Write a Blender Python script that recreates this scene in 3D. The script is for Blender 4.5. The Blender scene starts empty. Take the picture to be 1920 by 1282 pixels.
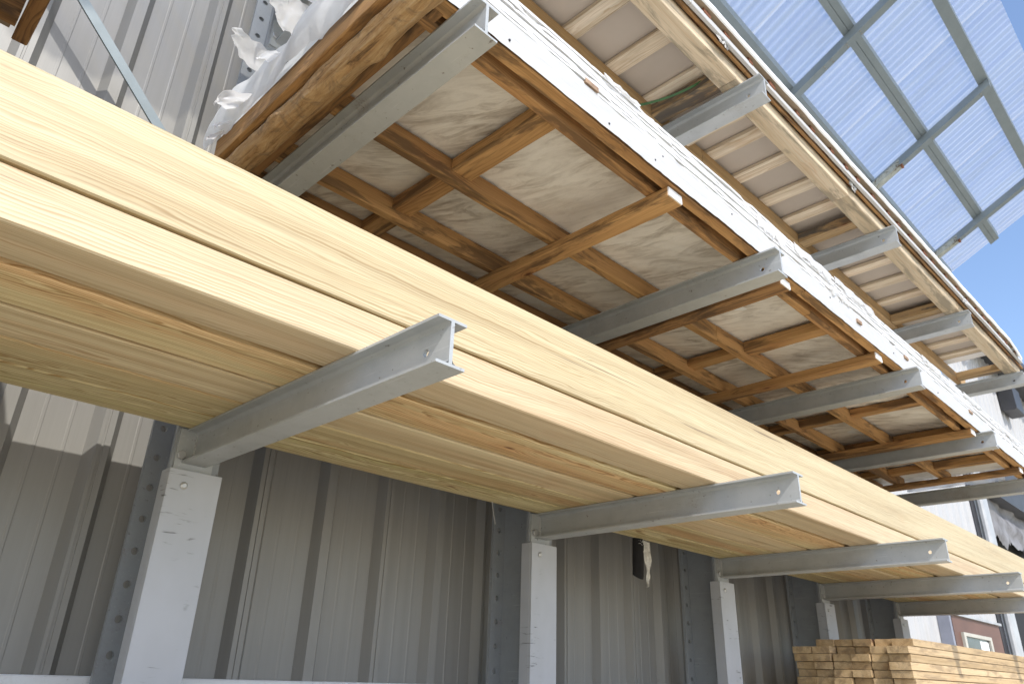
import bpy, bmesh, math, random
from mathutils import Vector, Matrix, noise

# ------------------------------------------------------------------ camera, sky, sun, exposure
S = 0.70            # metres per design unit; the camera is the origin of the design frame
CAMZ = 1.55         # eye height in metres
scene = bpy.context.scene
C = scene.collection
R = [[0.70226, -0.71152, 0.02974], [0.31676, 0.27384, -0.90813], [0.638, 0.64716, 0.41768]]
cam_d = bpy.data.cameras.new('camera')
cam = bpy.data.objects.new('camera', cam_d); C.objects.link(cam)
rx, up, bk = Vector(R[0]), -Vector(R[1]), -Vector(R[2])
rx.normalize(); bk = (bk - rx * bk.dot(rx)).normalized(); up = bk.cross(rx)
cam.matrix_world = Matrix(((rx.x, up.x, bk.x, 0), (rx.y, up.y, bk.y, 0), (rx.z, up.z, bk.z, CAMZ), (0, 0, 0, 1)))
cam_d.sensor_width = 36; cam_d.lens = 1370.8 / 1920 * 36
cam_d.clip_start = 0.05; cam_d.clip_end = 2000
cam_d.dof.use_dof = True; cam_d.dof.focus_distance = 2.3; cam_d.dof.aperture_fstop = 9.0
scene.camera = cam

SUN = Vector((-0.33, -1.0, 1.0)).normalized()      # towards the sun
world = bpy.data.worlds.new('World'); scene.world = world; world.use_nodes = True
wn = world.node_tree.nodes; wl = world.node_tree.links
sky = wn.new('ShaderNodeTexSky'); sky.sky_type = 'NISHITA'; sky.sun_disc = False
sky.sun_elevation = math.asin(SUN.z); sky.sun_rotation = math.atan2(SUN.x, SUN.y)
sky.altitude = 200; sky.air_density = 1.0; sky.dust_density = 1.4; sky.ozone_density = 2.5
wn['Background'].inputs['Strength'].default_value = 0.15
tint = wn.new('ShaderNodeMix'); tint.data_type = 'RGBA'; tint.blend_type = 'MULTIPLY'; tint.inputs[0].default_value = 1.0
tint.inputs[7].default_value = (1.04, 1.02, 1.01, 1)
wl.new(sky.outputs['Color'], tint.inputs[6]); wl.new(tint.outputs[2], wn['Background'].inputs['Color'])
sl = bpy.data.lights.new('sun', 'SUN'); sl.energy = 2.0; sl.angle = math.radians(0.53); sl.color = (1, 0.96, 0.88)
sun = bpy.data.objects.new('sun', sl); C.objects.link(sun); sun.location = (0, 0, 20)
sun.rotation_euler = SUN.to_track_quat('Z', 'Y').to_euler()
vs = scene.view_settings
vs.view_transform = 'Standard'; vs.look = 'None'; vs.gamma = 1; vs.use_curve_mapping = False
vs.exposure = 0.92
scene.cycles.max_bounces = 10; scene.cycles.diffuse_bounces = 5; scene.cycles.transparent_max_bounces = 16

# ------------------------------------------------------------------ mesh and object helpers
def W(p): return Vector((p[0] * S, p[1] * S, CAMZ + p[2] * S))

class MB:
    """Collects shapes in design units and links them as one mesh object."""
    def __init__(s): s.v = []; s.f = []; s.sm = []
    def add(s, vs, fs, smooth=False):
        o = len(s.v); s.v += [tuple(p) for p in vs]
        for f in fs: s.f.append(tuple(i + o for i in f)); s.sm.append(smooth)
        return s
    def box(s, x0, x1, y0, y1, z0, z1):
        v = [(x, y, z) for z in (z0, z1) for y in (y0, y1) for x in (x0, x1)]
        return s.add(v, [(0, 2, 3, 1), (4, 5, 7, 6), (0, 1, 5, 4), (2, 6, 7, 3), (1, 3, 7, 5), (0, 4, 6, 2)])
    def beam(s, axis, a0, a1, b0, b1, c0, c1, ch=0.006, segs=1, jit=0.0, rnd=None, yaw=0.0, bow=0.0):
        """chamfered bar along an axis; b, c are the other two axes in xyz order"""
        prof = [(b0 + ch, c0), (b1 - ch, c0), (b1, c0 + ch), (b1, c1 - ch), (b1 - ch, c1), (b0 + ch, c1), (b0, c1 - ch), (b0, c0 + ch)]
        vs = []; rnd = rnd or random.Random(1); ph = rnd.random() * 50
        for i in range(segs + 1):
            t = i / segs; a = a0 + (a1 - a0) * t
            for k, (b, c) in enumerate(prof):
                if jit:
                    n = noise.noise_vector((a * 2.2 + ph, k * 3.1, 1.7)); b += n.x * jit; c += n.y * jit
                b2 = b + bow * math.sin(t * math.pi)
                q = {'X': (a, b2, c), 'Y': (b2, a, c), 'Z': (b2, c, a)}[axis]
                vs.append(q)
        fs = []
        for i in range(segs):
            for k in range(8):
                k2 = (k + 1) % 8; fs.append((i * 8 + k, i * 8 + k2, i * 8 + 8 + k2, i * 8 + 8 + k))
        fs.append(tuple(range(7, -1, -1))); fs.append(tuple(segs * 8 + k for k in range(8)))
        if axis == 'Y': fs = [f[::-1] for f in fs]
        return s.add(vs, fs)
    def obox(s, c, ax, ay, az, hx, hy, hz):
        c, ax, ay, az = map(Vector, (c, ax, ay, az)); ax.normalize(); ay.normalize(); az.normalize()
        v = [c + ax * hx * i + ay * hy * j + az * hz * k for k in (-1, 1) for j in (-1, 1) for i in (-1, 1)]
        return s.add(v, [(0, 2, 3, 1), (4, 5, 7, 6), (0, 1, 5, 4), (2, 6, 7, 3), (1, 3, 7, 5), (0, 4, 6, 2)])
    def cyl(s, c, d, r, h, n=16, cap=0.0):
        """disc or stub: centre of base c, direction d"""
        d = Vector(d).normalized(); a = d.orthogonal().normalized(); b = d.cross(a); c = Vector(c)
        rings = [(r, 0), (r, h * (1 - cap)), (r * (1 - cap), h)] if cap else [(r, 0), (r, h)]
        vs = [c + d * hh + (a * math.cos(2 * math.pi * i / n) + b * math.sin(2 * math.pi * i / n)) * rr for rr, hh in rings for i in range(n)]
        fs = [(j * n + i, j * n + (i + 1) % n, j * n + n + (i + 1) % n, j * n + n + i) for j in range(len(rings) - 1) for i in range(n)]
        fs += [tuple(range(n - 1, -1, -1)), tuple((len(rings) - 1) * n + i for i in range(n))]
        return s.add(vs, fs)
    def grid(s, fn, nu, nv, smooth=True, thick=0.0):
        vs = [fn(i / nu, j / nv) for j in range(nv + 1) for i in range(nu + 1)]
        fs = [(j * (nu + 1) + i, j * (nu + 1) + i + 1, (j + 1) * (nu + 1) + i + 1, (j + 1) * (nu + 1) + i) for j in range(nv) for i in range(nu)]
        return s.add(vs, fs, smooth)
    def hole_cell(s, fr, x0, x1, z0, z1, cx, cz, r, t, n=16):
        """rectangular plate cell with a round hole; fr maps (u, v, depth) to a point"""
        o = []
        for i in range(n):
            a = 2 * math.pi * (i + .5) / n; dx, dz = math.cos(a), math.sin(a)
            k = min(((x1 - cx) / dx) if dx > 0 else ((x0 - cx) / dx), ((z1 - cz) / dz) if dz > 0 else ((z0 - cz) / dz))
            o.append((cx + dx * k, cz + dz * k))
        # snap nearest samples on the corners
        for q in ((x0, z0), (x1, z0), (x1, z1), (x0, z1)):
            j = min(range(n), key=lambda i: (o[i][0] - q[0]) ** 2 + (o[i][1] - q[1]) ** 2); o[j] = q
        inn = [(cx + r * math.cos(2 * math.pi * (i + .5) / n), cz + r * math.sin(2 * math.pi * (i + .5) / n)) for i in range(n)]
        vs = [fr(u, v, d) for d in (0, t) for L in (o, inn) for u, v in L]
        fs = []
        for i in range(n):
            j = (i + 1) % n
            fs += [(i, j, n + j, n + i), (2 * n + i, 3 * n + i, 3 * n + j, 2 * n + j), (n + i, n + j, 3 * n + j, 3 * n + i), (i, 2 * n + i, 2 * n + j, j)]
        return s.add(vs, fs)
    def build(s, name, mat, parent=None, origin=None, recalc=True):
        me = bpy.data.meshes.new(name)
        vs = [W(p) for p in s.v]
        if parent is not None: po = Vector(parent['_o'])
        else: po = Vector((0, 0, 0))
        if origin is None:
            lo = [min(p[i] for p in vs) for i in range(3)]; hi = [max(p[i] for p in vs) for i in range(3)]
            oc = Vector([(a + b) / 2 for a, b in zip(lo, hi)])
        else: oc = W(origin)
        me.from_pydata([p - oc for p in vs], [], s.f); me.update()
        if recalc:
            bm = bmesh.new(); bm.from_mesh(me); bmesh.ops.recalc_face_normals(bm, faces=bm.faces); bm.to_mesh(me); bm.free()
        me.polygons.foreach_set('use_smooth', s.sm)
        me.materials.append(mat)
        o = bpy.data.objects.new(name, me); C.objects.link(o)
        o.location = oc - po
        if parent is not None: o.parent = parent
        o['_o'] = tuple(oc)
        return o

def tag(o, label=None, cat=None, group=None, kind=None):
    if label: o['label'] = label
    if cat: o['category'] = cat
    if group: o['group'] = group
    if kind: o['kind'] = kind
    return o

def thing(name, at, label, cat, group=None):
    o = bpy.data.objects.new(name, None); C.objects.link(o); o.empty_display_size = 0.1
    o.location = W(at); o['_o'] = tuple(W(at))
    return tag(o, label, cat, group)

# ------------------------------------------------------------------ materials
class NT:
    def __init__(s, name):
        s.m = bpy.data.materials.new(name); s.m.use_nodes = True; s.t = s.m.node_tree
        s.b = s.t.nodes['Principled BSDF']; s.out = s.t.nodes['Material Output']
    def n(s, typ, **kw):
        nd = s.t.nodes.new('ShaderNode' + typ)
        for k, v in kw.items():
            if hasattr(nd, k): setattr(nd, k, v)
        return nd
    def put(s, sock, v):
        if v is None: return
        if isinstance(v, bpy.types.NodeSocket): s.t.links.new(v, sock)
        elif isinstance(v, (tuple, list)) and len(v) == 3 and sock.type == 'RGBA': sock.default_value = (*v, 1)
        else: sock.default_value = v
    def math(s, op, a, b=None, c=None, clamp=False):
        nd = s.n('Math', operation=op, use_clamp=clamp)
        for i, v in enumerate((a, b, c)): s.put(nd.inputs[i], v) if v is not None else None
        return nd.outputs[0]
    def comb(s, x, y, z):
        nd = s.n('CombineXYZ')
        for i, v in enumerate((x, y, z)): s.put(nd.inputs[i], v)
        return nd.outputs[0]
    def noise(s, vec, scale=1.0, detail=2.0, rough=0.5, dist=0.0):
        nd = s.n('TexNoise'); s.put(nd.inputs['Vector'], vec); nd.inputs['Scale'].default_value = scale
        nd.inputs['Detail'].default_value = detail; nd.inputs['Roughness'].default_value = rough; nd.inputs['Distortion'].default_value = dist
        return nd.outputs['Fac']
    def ramp(s, fac, stops, interp='LINEAR'):
        nd = s.n('ValToRGB'); cr = nd.color_ramp; cr.interpolation = interp
        while len(cr.elements) < len(stops): cr.elements.new(0.5)
        for e, (p, c) in zip(cr.elements, stops):
            e.position = p; e.color = (*c, 1) if isinstance(c, (tuple, list)) else (c, c, c, 1)
        s.put(nd.inputs[0], fac); return nd.outputs[0]
    def mix(s, fac, a, b, mode='MIX'):
        nd = s.n('Mix', data_type='RGBA', blend_type=mode)
        s.put(nd.inputs[0], fac); s.put(nd.inputs[6], a); s.put(nd.inputs[7], b); return nd.outputs[2]
    def bump(s, h, strength=0.3, dist=0.002):
        nd = s.n('Bump'); s.put(nd.inputs['Height'], h); nd.inputs['Strength'].default_value = strength; nd.inputs['Distance'].default_value = dist
        s.t.links.new(nd.outputs[0], s.b.inputs['Normal'])
    def set(s, **kw):
        for k, v in kw.items(): s.put(s.b.inputs[k.replace('_', ' ')], v)
        return s.m
    def obj(s, axis='X'):
        """along-grain coordinate u and cross coordinates v, w in metres, plus the object's random number"""
        tc = s.n('TexCoord'); sp = s.n('SeparateXYZ'); s.t.links.new(tc.outputs['Object'], sp.inputs[0])
        x, y, z = sp.outputs
        rd = s.n('ObjectInfo').outputs['Random']
        return {'X': (x, y, z), 'Y': (y, x, z), 'Z': (z, x, y)}[axis] + (rd,)

def frac(n, r, k): return n.math('FRACT', n.math('MULTIPLY', r, k))

def wood(name, light, late, axis='X', ring=0.007, contrast=1.0, tint=None, tint_amt=0.5, knots=0.25, knot_col=(0.13, 0.05, 0.02),
         stain=None, stain_amt=0.0, rough=0.62, bumpy=0.15, wild=0.05, pith=0.22, spec=0.35):
    n = NT(name); u, v, w, r = n.obj(axis)
    us = n.math('ADD', u, n.math('MULTIPLY', r, 61.0))
    r2, r3 = frac(n, r, 17.31), frac(n, r, 41.77)
    # slow wander of the pith makes cathedral figures
    pw = n.comb(n.math('MULTIPLY', us, 0.75), n.math('MULTIPLY', v, 3.0), n.math('MULTIPLY', w, 3.0))
    n1 = n.math('MULTIPLY', n.math('SUBTRACT', n.noise(pw, 1.0, 3.0, 0.55), 0.5), wild * 2)
    pw2 = n.comb(n.math('MULTIPLY', us, 2.6), n.math('MULTIPLY', v, 14.0), n.math('MULTIPLY', w, 14.0))
    n2 = n.math('MULTIPLY', n.math('SUBTRACT', n.noise(pw2, 1.0, 3.0, 0.6), 0.5), wild * 0.35)
    # knots: stretched cells, only some of them carry one
    kv = n.n('TexVoronoi', feature='F1'); kc = n.comb(n.math('MULTIPLY', us, 3.1), n.math('MULTIPLY', v, 8.0), n.math('MULTIPLY', w, 8.0))
    n.put(kv.inputs['Vector'], kc); kv.inputs['Scale'].default_value = 1.0; kv.inputs['Randomness'].default_value = 1.0
    kd = kv.outputs['Distance']; ks = n.n('SeparateColor'); n.t.links.new(kv.outputs['Color'], ks.inputs[0])
    has = n.math('LESS_THAN', ks.outputs[0], knots)
    swell = n.math('MULTIPLY', n.math('MULTIPLY', n.math('POWER', n.math('SUBTRACT', 1.0, n.math('MINIMUM', n.math('MULTIPLY', kd, 2.2), 1.0)), 2.0), has), ring * 2.2)
    vv = n.math('ADD', n.math('ADD', v, n.math('MULTIPLY', n.math('SUBTRACT', r2, 0.5), pith)), n1)
    ww = n.math('ADD', n.math('ADD', w, n.math('ADD', 0.05, n.math('MULTIPLY', r3, pith))), n2)
    rad = n.math('ADD', n.math('SQRT', n.math('ADD', n.math('MULTIPLY', vv, vv), n.math('MULTIPLY', ww, ww))), swell)
    t = n.math('DIVIDE', n.math('ADD', rad, n.math('MULTIPLY', n2, 0.5)), ring)
    t = n.math('ADD', t, n.math('MULTIPLY', n.noise(n.comb(n.math('MULTIPLY', t, 0.23), n.math('MULTIPLY', us, 0.4), 3.0), 1.0, 2.0), 4.5))
    f = n.math('FRACT', t)
    late_f = n.ramp(f, [(0.0, 0.35), (0.12, 0.02), (0.5, 0.08), (0.85, 0.75), (0.94, 1.0), (1.0, 0.4)])
    # ring groups differ in strength
    grp = n.ramp(n.noise(n.comb(n.math('MULTIPLY', t, 0.31), n.math('MULTIPLY', us, 0.8), 0.0), 1.0, 2.0), [(0.3, 0.0), (0.7, 1.0)])
    late_f = n.math('MULTIPLY', late_f, n.math('MULTIPLY', n.math('ADD', 0.22, grp), contrast))
    col = n.mix(late_f, light, late)
    fib = n.noise(n.comb(n.math('MULTIPLY', us, 9.0), n.math('MULTIPLY', v, 520.0), n.math('MULTIPLY', w, 520.0)), 1.0, 2.0, 0.6)
    col = n.mix(0.35, col, n.ramp(fib, [(0.25, 0.55), (0.7, 1.12)]), 'MULTIPLY')
    stk = n.noise(n.comb(n.math('MULTIPLY', us, 0.5), n.math('MULTIPLY', v, 24.0), n.math('MULTIPLY', w, 24.0)), 1.0, 4.0, 0.65, 0.2)
    col = n.mix(0.8, col, n.ramp(stk, [(0.32, (0.74, 0.69, 0.62)), (0.52, (1.0, 1.0, 1.0)), (0.72, (1.13, 1.14, 1.18))]), 'MULTIPLY')
    if tint:
        band = n.noise(n.comb(n.math('MULTIPLY', us, 0.45), n.math('MULTIPLY', v, 13.0), n.math('MULTIPLY', w, 13.0)), 1.0, 2.0, 0.5, 0.3)
        col = n.mix(n.math('MULTIPLY', n.ramp(band, [(0.45, 0.0), (0.68, 1.0)]), tint_amt), col, n.mix(1.0, col, tint, 'MULTIPLY'))
    col = n.mix(1.0, col, n.ramp(frac(n, r, 7.7), [(0.0, (0.86, 0.84, 0.80)), (1.0, (1.06, 1.04, 1.02))]), 'MULTIPLY')
    if stain:
        st = n.noise(n.comb(n.math('MULTIPLY', us, 2.2), n.math('MULTIPLY', v, 16.0), n.math('MULTIPLY', w, 16.0)), 1.0, 5.0, 0.68, 0.6)
        col = n.mix(n.math('MULTIPLY', n.ramp(st, [(0.50, 0.0), (0.60, 1.0)]), stain_amt), col, stain)
    chk = n.noise(n.comb(n.math('MULTIPLY', us, 1.6), n.math('MULTIPLY', v, 130.0), n.math('MULTIPLY', w, 130.0)), 1.0, 1.0, 0.4)
    pat = n.noise(n.comb(n.math('MULTIPLY', us, 0.9), n.math('MULTIPLY', v, 9.0), n.math('MULTIPLY', w, 9.0)), 1.0, 2.0, 0.5)
    col = n.mix(n.math('MULTIPLY', n.math('MULTIPLY', n.ramp(chk, [(0.70, 0.0), (0.76, 1.0)]), n.ramp(pat, [(0.54, 0.0), (0.62, 1.0)])), 0.7), col, (0.10, 0.055, 0.025))
    kn = n.math('MULTIPLY', n.ramp(kd, [(0.035, 1.0), (0.06, 0.6), (0.10, 0.0)]), has)
    col = n.mix(kn, col, knot_col)
    halo = n.math('MULTIPLY', n.math('MULTIPLY', n.ramp(kd, [(0.08, 1.0), (0.35, 0.0)]), has), 0.4)
    col = n.mix(halo, col, n.mix(1.0, col, (0.85, 0.62, 0.48), 'MULTIPLY'))
    n.bump(n.math('ADD', n.math('MULTIPLY', late_f, 0.4), n.math('MULTIPLY', fib, 0.6)), bumpy, 0.0015)
    return n.set(Base_Color=col, Roughness=n.ramp(late_f, [(0, rough + 0.06), (1, rough - 0.08)]), Specular_IOR_Level=spec)

M = {}
M['pine'] = wood('fresh_pine', (0.565, 0.475, 0.295), (0.38, 0.275, 0.13), ring=0.0060, contrast=1.2, tint=(0.97, 0.86, 0.74), tint_amt=0.3, knots=0.14, wild=0.07, pith=0.24, rough=0.47, spec=0.65)
M['pine_blush'] = wood('blush_pine', (0.60, 0.495, 0.32), (0.42, 0.285, 0.145), ring=0.0056, contrast=1.1, tint=(0.99, 0.84, 0.77), tint_amt=0.45, knots=0.42, knot_col=(0.17, 0.07, 0.04), wild=0.05, pith=0.3, rough=0.47, spec=0.6)
M['pine_pink'] = wood('pinkish_pine', (0.74, 0.63, 0.41), (0.45, 0.30, 0.15), ring=0.0048, contrast=1.1, tint=(0.98, 0.80, 0.68), tint_amt=0.4, knots=0.45, knot_col=(0.16, 0.055, 0.03), wild=0.03, pith=0.3, rough=0.55)
M['pine_gold'] = wood('golden_pine', (0.78, 0.675, 0.40), (0.46, 0.31, 0.13), ring=0.0068, contrast=1.7, tint=(1.0, 0.66, 0.52), tint_amt=0.55, knots=0.36, wild=0.08, pith=0.12, rough=0.55)
M['pine_green'] = wood('treated_pine', (0.80, 0.71, 0.43), (0.44, 0.31, 0.13), ring=0.0080, contrast=2.0, tint=(0.88, 0.93, 0.70), tint_amt=0.6, knots=0.34, wild=0.11, pith=0.08, rough=0.55)
M['weathered'] = wood('blocker_plank', (0.42, 0.36, 0.26), (0.28, 0.23, 0.15), rough=0.85)  # only on the added, unseen planks that block ground light
M['stack'] = wood('sawn_board', (0.60, 0.455, 0.275), (0.42, 0.28, 0.14), ring=0.006, tint=(0.9, 0.85, 0.75), tint_amt=0.5, knots=0.2, stain=(0.22, 0.15, 0.09), stain_amt=0.55)
old = dict(light=(0.58, 0.345, 0.145), late=(0.38, 0.205, 0.08), ring=0.008, tint=(0.7, 0.62, 0.6), tint_amt=0.6, knots=0.35, stain=(0.095, 0.055, 0.03), stain_amt=0.72, rough=0.8, bumpy=0.5, wild=0.07)
M['old_x'] = wood('aged_wood_long', axis='X', **old)
M['old_y'] = wood('aged_wood_cross', axis='Y', **old)
dark = dict(old); dark.update(light=(0.42, 0.24, 0.10), late=(0.22, 0.115, 0.05), stain_amt=0.9)
M['dark_x'] = wood('dark_wood_long', axis='X', **dark)
M['dark_y'] = wood('dark_wood_cross', axis='Y', **dark)
pale = dict(light=(0.80, 0.70, 0.555), late=(0.62, 0.47, 0.32), ring=0.007, tint=(0.92, 0.82, 0.7), tint_amt=0.4, knots=0.3, stain=(0.30, 0.22, 0.13), stain_amt=0.25, rough=0.75, bumpy=0.25)
M['pale_x'] = wood('pallet_wood_long', axis='X', **dict(pale, light=(0.66, 0.56, 0.41), stain_amt=0.8, stain=(0.27, 0.225, 0.16)))
M['pale_y'] = wood('pallet_wood_slat', axis='Y', **pale)
M['tan_x'] = wood('tan_wood_long', axis='X', **dict(pale, light=(0.50, 0.34, 0.17), late=(0.30, 0.18, 0.08), stain_amt=0.5))
M['tan_y'] = wood('tan_wood_cross', axis='Y', **dict(pale, light=(0.48, 0.33, 0.17), late=(0.26, 0.17, 0.09), stain=(0.09, 0.08, 0.07), stain_amt=0.9))

def log_wood():
    n = NT('debarked_log'); u, v, w, r = n.obj('Y')
    p = n.comb(n.math('MULTIPLY', u, 5.0), n.math('MULTIPLY', v, 60.0), n.math('MULTIPLY', w, 60.0))
    a = n.noise(p, 1.0, 8.0, 0.78, 0.5); b = n.noise(n.comb(u, v, w), 9.0, 5.0, 0.65, 1.5)
    col = n.ramp(a, [(0.32, (0.13, 0.07, 0.03)), (0.44, (0.50, 0.29, 0.12)), (0.58, (0.64, 0.42, 0.21)), (0.74, (0.72, 0.55, 0.36))])
    col = n.mix(n.ramp(b, [(0.54, 0.0), (0.70, 0.8)]), col, (0.22, 0.14, 0.08))
    n.bump(n.math('ADD', a, n.math('MULTIPLY', b, 1.5)), 1.0, 0.014)
    return n.set(Base_Color=col, Roughness=0.85)
M['log'] = log_wood()

def steel(name, col, rough=0.42, metal=0.25, grime=0.5):
    n = NT(name); tc = n.n('TexCoord').outputs['Object']; rd = n.n('ObjectInfo').outputs['Random']
    ad = n.n('VectorMath', operation='ADD'); n.put(ad.inputs[0], tc); n.put(ad.inputs[1], n.comb(n.math('MULTIPLY', rd, 30), rd, rd))
    a = n.noise(ad.outputs[0], 7.0, 5.0, 0.65); b = n.noise(ad.outputs[0], 55.0, 3.0, 0.6)
    c = n.mix(n.math('MULTIPLY', n.ramp(a, [(0.42, 0.0), (0.72, 1.0)]), grime * 0.5), col, tuple(x * 0.62 for x in col))
    c = n.mix(n.math('MULTIPLY', n.ramp(b, [(0.66, 0.0), (0.74, 1.0)]), grime), c, (0.13, 0.10, 0.075))
    ru = n.noise(ad.outputs[0], 3.2, 6.0, 0.72); ru2 = n.noise(ad.outputs[0], 120.0, 3.0, 0.7)
    c = n.mix(n.math('MULTIPLY', n.math('MULTIPLY', n.ramp(ru, [(0.58, 0.0), (0.70, 1.0)]), n.ramp(ru2, [(0.45, 0.2), (0.62, 1.0)])), grime * 0.7), c, (0.20, 0.115, 0.06))
    sx = n.n('SeparateXYZ'); n.t.links.new(ad.outputs[0], sx.inputs[0])
    scr = n.noise(n.comb(n.math('MULTIPLY', sx.outputs[0], 160.0), n.math('MULTIPLY', sx.outputs[1], 5.0), n.math('MULTIPLY', sx.outputs[2], 160.0)), 1.0, 2.0, 0.5)
    c = n.mix(n.math('MULTIPLY', n.ramp(scr, [(0.66, 0.0), (0.72, 1.0)]), grime * 0.4), c, (0.66, 0.67, 0.67))
    n.bump(n.noise(ad.outputs[0], 30.0, 3.0), 0.08, 0.002)
    return n.set(Base_Color=c, Roughness=n.ramp(a, [(0.3, rough), (0.7, rough + 0.2)]), Metallic=metal)
M['steel'] = steel('grey_painted_steel', (0.45, 0.465, 0.465), 0.42, 0.2, 0.75)
M['column'] = steel('column_steel', (0.33, 0.35, 0.37), 0.4, 0.3, 0.5)
M['galv'] = steel('galvanised_purlin', (0.20, 0.235, 0.25), 0.45, 0.3, 0.25)
M['bolt'] = steel('bolt_steel', (0.55, 0.55, 0.54), 0.3, 0.7, 0.3)
M['screw'] = steel('screw_steel', (0.30, 0.29, 0.27), 0.5, 0.5, 0.6)
M['white_rail'] = steel('white_painted_rail', (0.70, 0.72, 0.75), 0.45, 0.0, 0.35)

def guard_paint():
    n = NT('scuffed_white_board'); u, v, w, r = n.obj('Z')
    us = n.math('ADD', u, n.math('MULTIPLY', r, 40))
    sc = n.noise(n.comb(n.math('MULTIPLY', us, 70.0), n.math('MULTIPLY', v, 9.0), n.math('MULTIPLY', w, 9.0)), 1.0, 4.0, 0.6, 0.6)
    ar = n.noise(n.comb(n.math('MULTIPLY', us, 4.0), n.math('MULTIPLY', v, 6.0), w), 1.0, 3.0, 0.6)
    m = n.math('MULTIPLY', n.ramp(sc, [(0.60, 0.0), (0.67, 0.9)]), n.ramp(ar, [(0.53, 0.0), (0.60, 1.0)]))
    col = n.mix(n.ramp(ar, [(0.35, 0.0), (0.75, 0.5)]), (0.46, 0.475, 0.505), (0.37, 0.38, 0.39))
    col = n.mix(m, col, (0.08, 0.075, 0.07))
    return n.set(Base_Color=col, Roughness=0.55)
M['guard'] = guard_paint()

def cladding(name, col, metal=0.35, rough=0.42):
    n = NT(name); u, v, w, r = n.obj('Z')
    a = n.noise(n.comb(n.math('MULTIPLY', u, 0.6), n.math('MULTIPLY', v, 22.0), 0.0), 1.0, 4.0, 0.6)
    b = n.noise(n.comb(n.math('MULTIPLY', u, 2.0), n.math('MULTIPLY', v, 2.0), 0.0), 1.0, 5.0, 0.6)
    s_ = n.noise(n.comb(n.math('MULTIPLY', u, 1.2), n.math('MULTIPLY', v, 260.0), 0.0), 1.0, 2.0, 0.6)
    c = n.mix(n.math('MULTIPLY', n.ramp(a, [(0.4, 0.0), (0.75, 1.0)]), 0.35), col, tuple(x * 0.72 for x in col))
    c = n.mix(0.08, c, n.ramp(s_, [(0.3, 0.6), (0.7, 1.1)]), 'MULTIPLY')
    c = n.mix(n.math('MULTIPLY', n.ramp(b, [(0.5, 0.0), (0.8, 1.0)]), 0.25), c, (0.30, 0.28, 0.25))
    return n.set(Base_Color=c, Roughness=n.ramp(b, [(0.3, rough), (0.7, rough + 0.15)]), Metallic=metal)
M['clad'] = cladding('ribbed_wall_metal', (0.275, 0.267, 0.25), 0.22, 0.44)
M['siding'] = cladding('pale_siding', (0.45, 0.45, 0.452), 0.0, 0.5)

def tarp():
    n = NT('stained_wrap_paper'); tc = n.n('TexCoord').outputs['Object']; sp = n.n('SeparateXYZ'); n.t.links.new(tc, sp.inputs[0]); x, y, z = sp.outputs
    # streaks run diagonally and change direction slowly
    tw = n.math('MULTIPLY', n.math('SUBTRACT', n.noise(tc, 0.8, 2.0), 0.5), 1.6)
    p = n.comb(n.math('MULTIPLY', n.math('ADD', x, n.math('MULTIPLY', y, n.math('ADD', 0.5, tw))), 17.0), n.math('MULTIPLY', n.math('SUBTRACT', y, n.math('MULTIPLY', x, 0.3)), 4.5), 0.0)
    a = n.noise(p, 1.0, 6.0, 0.66, 1.3); b = n.noise(tc, 2.6, 4.0, 0.6)
    f = n.math('MULTIPLY', n.ramp(a, [(0.44, 0.0), (0.66, 1.0)]), n.ramp(b, [(0.36, 0.12), (0.62, 0.9)]))
    col = n.mix(f, (0.84, 0.80, 0.735), (0.32, 0.265, 0.21))
    col = n.mix(n.ramp(n.noise(tc, 1.3, 3.0), [(0.5, 0.0), (0.75, 0.35)]), col, (0.46, 0.40, 0.33))
    n.bump(a, 0.5, 0.008)
    return n.set(Base_Color=col, Roughness=0.42)
M['tarp'] = tarp()

def white_film(name, col=(0.86, 0.86, 0.86), trans=0.25):
    n = NT(name); tc = n.n('TexCoord').outputs['Object']
    a = n.noise(tc, 14.0, 4.0, 0.55, 0.4); b = n.noise(tc, 3.0, 4.0, 0.6)
    c = n.mix(n.math('MULTIPLY', n.ramp(b, [(0.5, 0.0), (0.72, 1.0)]), 0.25), col, (0.55, 0.51, 0.46))
    n.bump(a, 0.4, 0.006)
    n.set(Base_Color=c, Roughness=0.28)
    tr = n.n('BsdfTranslucent'); n.put(tr.inputs[0], col); mx = n.n('MixShader'); mx.inputs[0].default_value = trans
    n.t.links.new(n.b.outputs[0], mx.inputs[1]); n.t.links.new(tr.outputs[0], mx.inputs[2])
    tp = n.n('BsdfTransparent'); m2 = n.n('MixShader'); n.put(m2.inputs[0], n.ramp(n.noise(tc, 6.0, 3.0), [(0.4, 0.0), (0.68, 0.25)]))
    n.t.links.new(mx.outputs[0], m2.inputs[1]); n.t.links.new(tp.outputs[0], m2.inputs[2]); n.t.links.new(m2.outputs[0], n.out.inputs['Surface'])
    return n.m
M['film'] = white_film('torn_white_film', (0.90, 0.90, 0.895), 0.45)

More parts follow.
